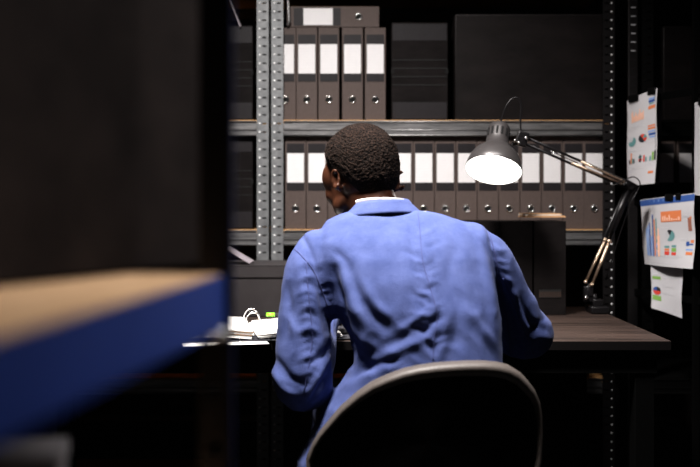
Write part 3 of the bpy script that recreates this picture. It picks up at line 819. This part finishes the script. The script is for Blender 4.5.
# centre back
D += stroke([(410,232),(416,262),(424,290),(430,318)], -.003, 4)
D += stroke([(418,236),(428,262),(434,290)], .003, 5)
D += stroke([(424,292),(436,306),(428,322)], .003, 3.5)
D += stroke([(436,316),(424,334),(432,350)], -.0035, 3.5)
D += stroke([(442,300),(446,330),(440,360)], .003, 5)
D += stroke([(452,252),(450,280),(458,310),(455,345)], -.003, 6)
# right shoulder and arm
D += stroke([(487,226),(494,250),(499,275),(503,300),(510,340)], -.007, 3.2)
D += stroke([(480,240),(486,268),(492,300),(498,340)], .005, 5)
D += stroke([(505,262),(512,290),(522,315),(530,340)], .004, 4)
D += stroke([(500,282),(510,310),(514,340),(518,360)], -.007, 4)
D += stroke([(520,300),(530,322),(548,330)], -.004, 3.5)
D += stroke([(524,352),(536,338),(549,338)], .005, 3.5)
D += stroke([(520,340),(532,330),(545,318)], -.004, 3)
D += stroke([(470,310),(482,330),(500,352)], .004, 5)
# left sleeve
D += stroke([(297,258),(303,290),(306,330),(303,370)], .004, 5)
D += stroke([(310,250),(318,282),(324,310),(328,340)], -.005, 4)
D += stroke([(300,232),(309,250),(318,275)], -.004, 3)
D += stroke([(286,285),(290,310),(284,340)], -.004, 4)
D += stroke([(290,318),(296,340),(290,362)], .003, 4)
D += stroke([(272,368),(284,388),(302,398)], .006, 4)
D += stroke([(276,360),(290,378),(308,385)], -.006, 4)
D += stroke([(328,358),(318,378),(306,398)], .005, 4)
D += stroke([(332,345),(318,358),(302,366)], -.004, 4)
D += stroke([(310,400),(322,384),(331,368)], -.005, 3.5)
rs = random.Random(11)
for k in range(26):
    t = k/25; x0 = 420+14*t; y0 = 236+112*t
    s_ = rs.choice((-1, 1)); L_ = rs.uniform(8, 20)
    D += stroke([(x0, y0), (x0+s_*L_*.5, y0-rs.uniform(0, 5)), (x0+s_*L_, y0-rs.uniform(3, 12))], rs.choice((-1, 1))*.0013, 2.6)
for k in range(16):
    t = k/15; x0 = 490+24*t; y0 = 240+110*t
    D += stroke([(x0, y0), (x0+8, y0+3), (x0+15, y0+rs.uniform(2, 9))], rs.choice((-1, 1))*.0016, 2.4)
for k in range(16):
    t = k/15; x0 = 308+2*t; y0 = 262+110*t
    D += stroke([(x0-9, y0+4), (x0, y0), (x0+9, y0+rs.uniform(1, 7))], rs.choice((-1, 1))*.0016, 2.6)
# collar-side creases
D += stroke([(340,214),(330,228),(322,250)], .003, 6)
D += stroke([(420,210),(440,226),(450,250)], .003, 7)
co_ += no*D[:,None]
# broad cloth unevenness
for i in range(N):
    p = Vector(co_[i]); a = noise.noise(Vector((p.x*16, p.y*9, p.z*11)))*.0038+noise.noise(Vector((p.x*34+5, p.y*20, p.z*22)))*.0017-(abs(noise.noise(Vector((p.x*22+p.z*14, p.y*9, p.z*20-p.x*9+3))))-.2)*.0045*min(1, max(.15, (1.02-p.z)*5))
    co_[i] += no[i]*a
me.vertices.foreach_set('co', co_.ravel()); me.update()
bm = bmesh.new(); bm.from_mesh(me)
for _ in range(1): bmesh.ops.smooth_vert(bm, verts=bm.verts, factor=.4, use_axis_x=True, use_axis_y=True, use_axis_z=True)
bm.to_mesh(me)
bvh = BVHTree.FromBMesh(bm)
def on_cloth(px, py):
    d = at(px, py, 1.0)-Vector((0,0,H)); d.normalize()
    h, nn, _, _ = bvh.ray_cast(Vector((0,0,H))+d*1.5, d)
    return h, nn
def seam(pts, r=.0016, name='seam', off=.0003):
    P = []
    for p in spline([Vector((a, b, 0)) for a, b in pts], 10):
        h, nn = on_cloth(p.x, p.y)
        if h is not None: P.append(h+nn*off)
    for _ in range(2): P = [P[0]]+[(P[i-1]+P[i]*2+P[i+1])/4 for i in range(1, len(P)-1)]+[P[-1]]
    q = MB(); q.tube(P, r, M['seam'], n=6); return q.build(name, body)
seam([(418,212),(420,232),(423,262),(431,290),(437,316),(434,340),(433,360)], .0010)
seam([(487,228),(494,250),(499,275),(504,300),(509,335),(511,358)], .0016)
seam([(291,246),(302,256),(314,272),(324,296),(331,318)], .0015)
seam([(503,278),(512,300),(524,330),(534,355)], .0013)
seam([(306,262),(309,300),(312,340),(304,392)], .0010)

# collar (folded band) and shirt collar
def collar(rx0, ry0, rx1, ry1, z0, z1, m, name, a0=-2.3, a1=2.3, t=.003, cx=.073, cy=2.222, tilt=.0, dip=.02, drop=0):
    q = MB(); n = 48; prof = [(0,0),(.25,-.06),(.5,-.02),(.8,.02),(1,0)]
    grid = []
    for i in range(n+1):
        a = a0+(a1-a0)*i/n                # 0 = straight back toward the viewer
        sx_, cy_ = math.sin(a), -math.cos(a); fr = (1-math.cos(a))/2
        col = []
        for side in (0, 1):
            rng = prof if side == 0 else prof[::-1]
            for u, b in rng:
                rx = rx0+(rx1-rx0)*u+b*.03+(t if side == 0 else 0); ry = ry0+(ry1-ry0)*u+b*.03+(t if side == 0 else 0)
                z = z0+(z1-z0)*u-dip*fr*(1)+sx_*tilt-(drop*fr*u)
                col.append(q.bm.verts.new((cx+rx*sx_, cy+ry*cy_, z)))
        grid.append(col)
    L = len(grid[0])
    for A, B in zip(grid, grid[1:]):
        for k in range(L):
            f = q.bm.faces.new((A[k], A[(k+1) % L], B[(k+1) % L], B[k])); f.material_index = q.mi(m); f.smooth = k not in (L//2-1, L-1)
    q.bm.faces.new(grid[0]); q.bm.faces.new(grid[-1][::-1])
    return q.build(name, body)
collar(.060, .058, .094, .079, 1.110, 1.076, M['jacket'], 'collar', tilt=.005)
collar(.060, .056, .062, .060, 1.090, 1.1125, M['shirt'], 'shirt_collar', a0=-1.25, a1=1.25, t=.002)
# trousers
q = MB(); t_ = M['trouser']
q.rings([(.474,.14,2.13,.19,.16),(.50,.14,2.13,.20,.17),(.56,.14,2.13,.20,.15),(.62,.14,2.14,.17,.12)], t_, n=36, pw=2.5)
for L in (LGL, LGR):
    LL = spline(L[:5]+[Vector(L[5])+Vector((0,0,.03))], 4); n = len(LL)
    R = [np.interp(k/(n-1)*5, range(6), [.082,.080,.068,.066,.064,.062]) for k in range(n)]
    q.tube(LL, R, t_, n=20); q.ell(L[2], (.067,)*3, t_)
fuse(q, 'trousers', .007, t_, smooth=5, parent=body)
for L in (LGL, LGR):
    x, y, z = L[-1]
    q = MB(); q.rings([(.0,x,y+.045,.045,.135),(.022,x,y+.045,.046,.138),(.026,x,y+.045,.043,.130),(.045,x,y+.04,.043,.125),(.065,x,y+.02,.040,.095),(.095,x,y-.01,.040,.055),(.11,x,y-.01,.036,.045)], M['shoe'], n=28, pw=2.2); q.build('shoe', body)

# ------------------------------------------------------------------ blurred foreground shelving at left
A = Vector((-.112,.85,0)); B = Vector((-.162,.45,0)); fd = (B-A).normalized()           # edge line toward the camera
SZ = H-.062
fr = empty('blue_shelving_unit', 'blurred blue-beamed shelving unit in the left foreground', 'shelving', (A.x, A.y, 0)); fo = -Vector((A.x, A.y, 0))
perp = Vector((fd.y, -fd.x, 0));
if perp.x > 0: perp = -perp
E = A+fd*.75
angz = math.atan2(fd.y, fd.x)
def quadbox(q, p0, p1, depth, z0, z1, m, inset=0):
    c = (p0+p1)/2+perp*(depth/2+inset); q.box((c.x, c.y, (z0+z1)/2), ((p1-p0).length, depth, z1-z0), m, rot=Matrix.Rotation(angz, 3, 'Z'))
for z, name in ((SZ, 0), (.845, 1), (.12, 3)):
    q = MB(); quadbox(q, A, E, .40, z-.012, z, M['fgboard'], .001); q.build('shelf_board', fr).location = fo
    q = MB(); quadbox(q, A, E, .003, z-.046, z-.001, M['blue'], -.003); quadbox(q, A, E, .02, z-.048, z-.044, M['blue'], -.003); q.build('shelf_beam', fr).location = fo
def fg_post(P, perf=True):
    q = MB(); w = .026; t = .002; zb, zt_ = 0, 1.75; hs = .0105
    # flange facing the camera, with real round-ish holes
    x0, x1 = P.x-.020, P.x+.008; y = P.y; pit = .05; zc0 = .985-pit*19
    xc = P.x-.007
    q.box2((x0, y, zb), (xc-hs/2, y+t, zt_), M['bluedark']); q.box2((xc+hs/2, y, zb), (x1, y+t, zt_), M['bluedark'])
    z = zb; zc = zc0
    while zc < zt_:
        if zc > 0 and zc < .99:
            q.box2((xc-hs/2, y, z), (xc+hs/2, y+t, zc-hs/2), M['bluedark']); z = zc+hs/2
        zc += pit
    q.box2((xc-hs/2, y, z), (xc+hs/2, y+t, zt_), M['bluedark'])
    q.box2((x1-.001, y, zb), (x1+.001, y+.012, zt_), M['bluedark' if P is not A else 'blueshade'])
    return q.build('post', fr)
fg_post(A).location = fo
q = MB(); q.ell(Vector((-.1118,.835,.9875)), (.0058,.0045,.0058), M['stud'], seg=16); q.build('bolt', fr).location = fo
fg_post(E).location = fo
for P in (A+perp*.40, E+perp*.40):
    q = MB(); q.box2((P.x-.015, P.y-.001, 0), (P.x+.015, P.y+.001, 1.75), M['bluedark']); q.box2((P.x-.016, P.y-.001, 0), (P.x-.014, P.y+.03, 1.75), M['bluedark']); q.build('post', fr).location = fo
# box on it
a = Vector((-.300,.607,0)); b = Vector((-.139,.975,0)); dd = (b-a).normalized(); pp = Vector((-dd.y, dd.x, 0))
if pp.x > 0: pp = -pp
bx = empty('storage_box', 'large worn brown-black box on the blurred foreground shelf', 'box', ((a+b)/2+pp*.12)[:2]+(SZ+.001,), (0,0,math.atan2(dd.y, dd.x)))
q = MB(); q.box((0,0,.17), ((b-a).length, .24, .34), M['fgbox'], bev=.003); q.build('box_body', bx)
q = MB(); q.box((0,0,.343), ((b-a).length+.006, .246, .006), M['fgbox'], bev=.001); q.build('lid', bx)
# papers on the lower shelf
q = MB(); random.seed(4)
c = A+fd*.10+perp*.19
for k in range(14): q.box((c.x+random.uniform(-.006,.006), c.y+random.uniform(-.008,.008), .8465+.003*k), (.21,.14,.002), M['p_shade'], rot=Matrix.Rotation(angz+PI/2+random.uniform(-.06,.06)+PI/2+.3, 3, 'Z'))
tag(q.build('paper_stack'), 'pale grey paper stack on the low shelf of the blurred foreground unit', 'paper stack')

# ------------------------------------------------------------------ lights
def area(name, loc, target, size, power, col=(1,1,1), spread=PI, sy=None):
    l = bpy.data.lights.new(name, 'AREA'); l.energy = power; l.size = size; l.color = col; l.spread = spread
    if sy: l.shape = 'RECTANGLE'; l.size_y = sy
    o = bpy.data.objects.new(name, l); link(o); o.location = loc
    o.rotation_euler = (Vector(target)-Vector(loc)).to_track_quat('-Z', 'Y').to_euler(); return o
area('key_light', (-.38,1.72,2.85), (.05,2.55,.95), .35, 34, (1,.955,.925), spread=math.radians(80))
area('right_arm_fill', (.6,1.75,2.85), (.35,2.3,.8), .3, 6, (1,.97,.95), spread=math.radians(60))  # added fill that brightens the right arm, no visible lamp
area('foreground_fill', (.75,1.15,2.3), (-.13,.98,1.0), .8, 4.2, (1,.96,.94), spread=math.radians(50))  # added fill aimed at the foreground shelf and beam, no visible lamp
pl = bpy.data.lights.new('lamp_bulb_light', 'SPOT'); pl.energy = 5; pl.spot_size = math.radians(120); pl.spot_blend = .6; pl.shadow_soft_size = .03; pl.color = (1,.94,.87)
po = link(bpy.data.objects.new('lamp_bulb_light', pl)); po.location = SM @ Vector((0,0,-.008)); po.rotation_euler = (-zax).to_track_quat('-Z', 'Y').to_euler()
w = bpy.data.worlds.new('World'); bpy.context.scene.world = w; w.use_nodes = True
w.node_tree.nodes['Background'].inputs[0].default_value = (.5,.45,.5,1); w.node_tree.nodes['Background'].inputs[1].default_value = .004

# ------------------------------------------------------------------ camera
cd = bpy.data.cameras.new('camera'); cam = link(bpy.data.objects.new('camera', cd))
cam.location = (0,0,H); cam.rotation_euler = (PI/2,0,0)
cd.sensor_width = 36; cd.lens = F*36/700; cd.shift_y = -30.5/700; cd.clip_start = .02
cd.dof.use_dof = True; cd.dof.focus_distance = 2.45; cd.dof.aperture_fstop = 2.45
bpy.context.scene.camera = cam
vs = bpy.context.scene.view_settings; vs.view_transform = 'Standard'; vs.look = 'Medium High Contrast'; vs.exposure = 0
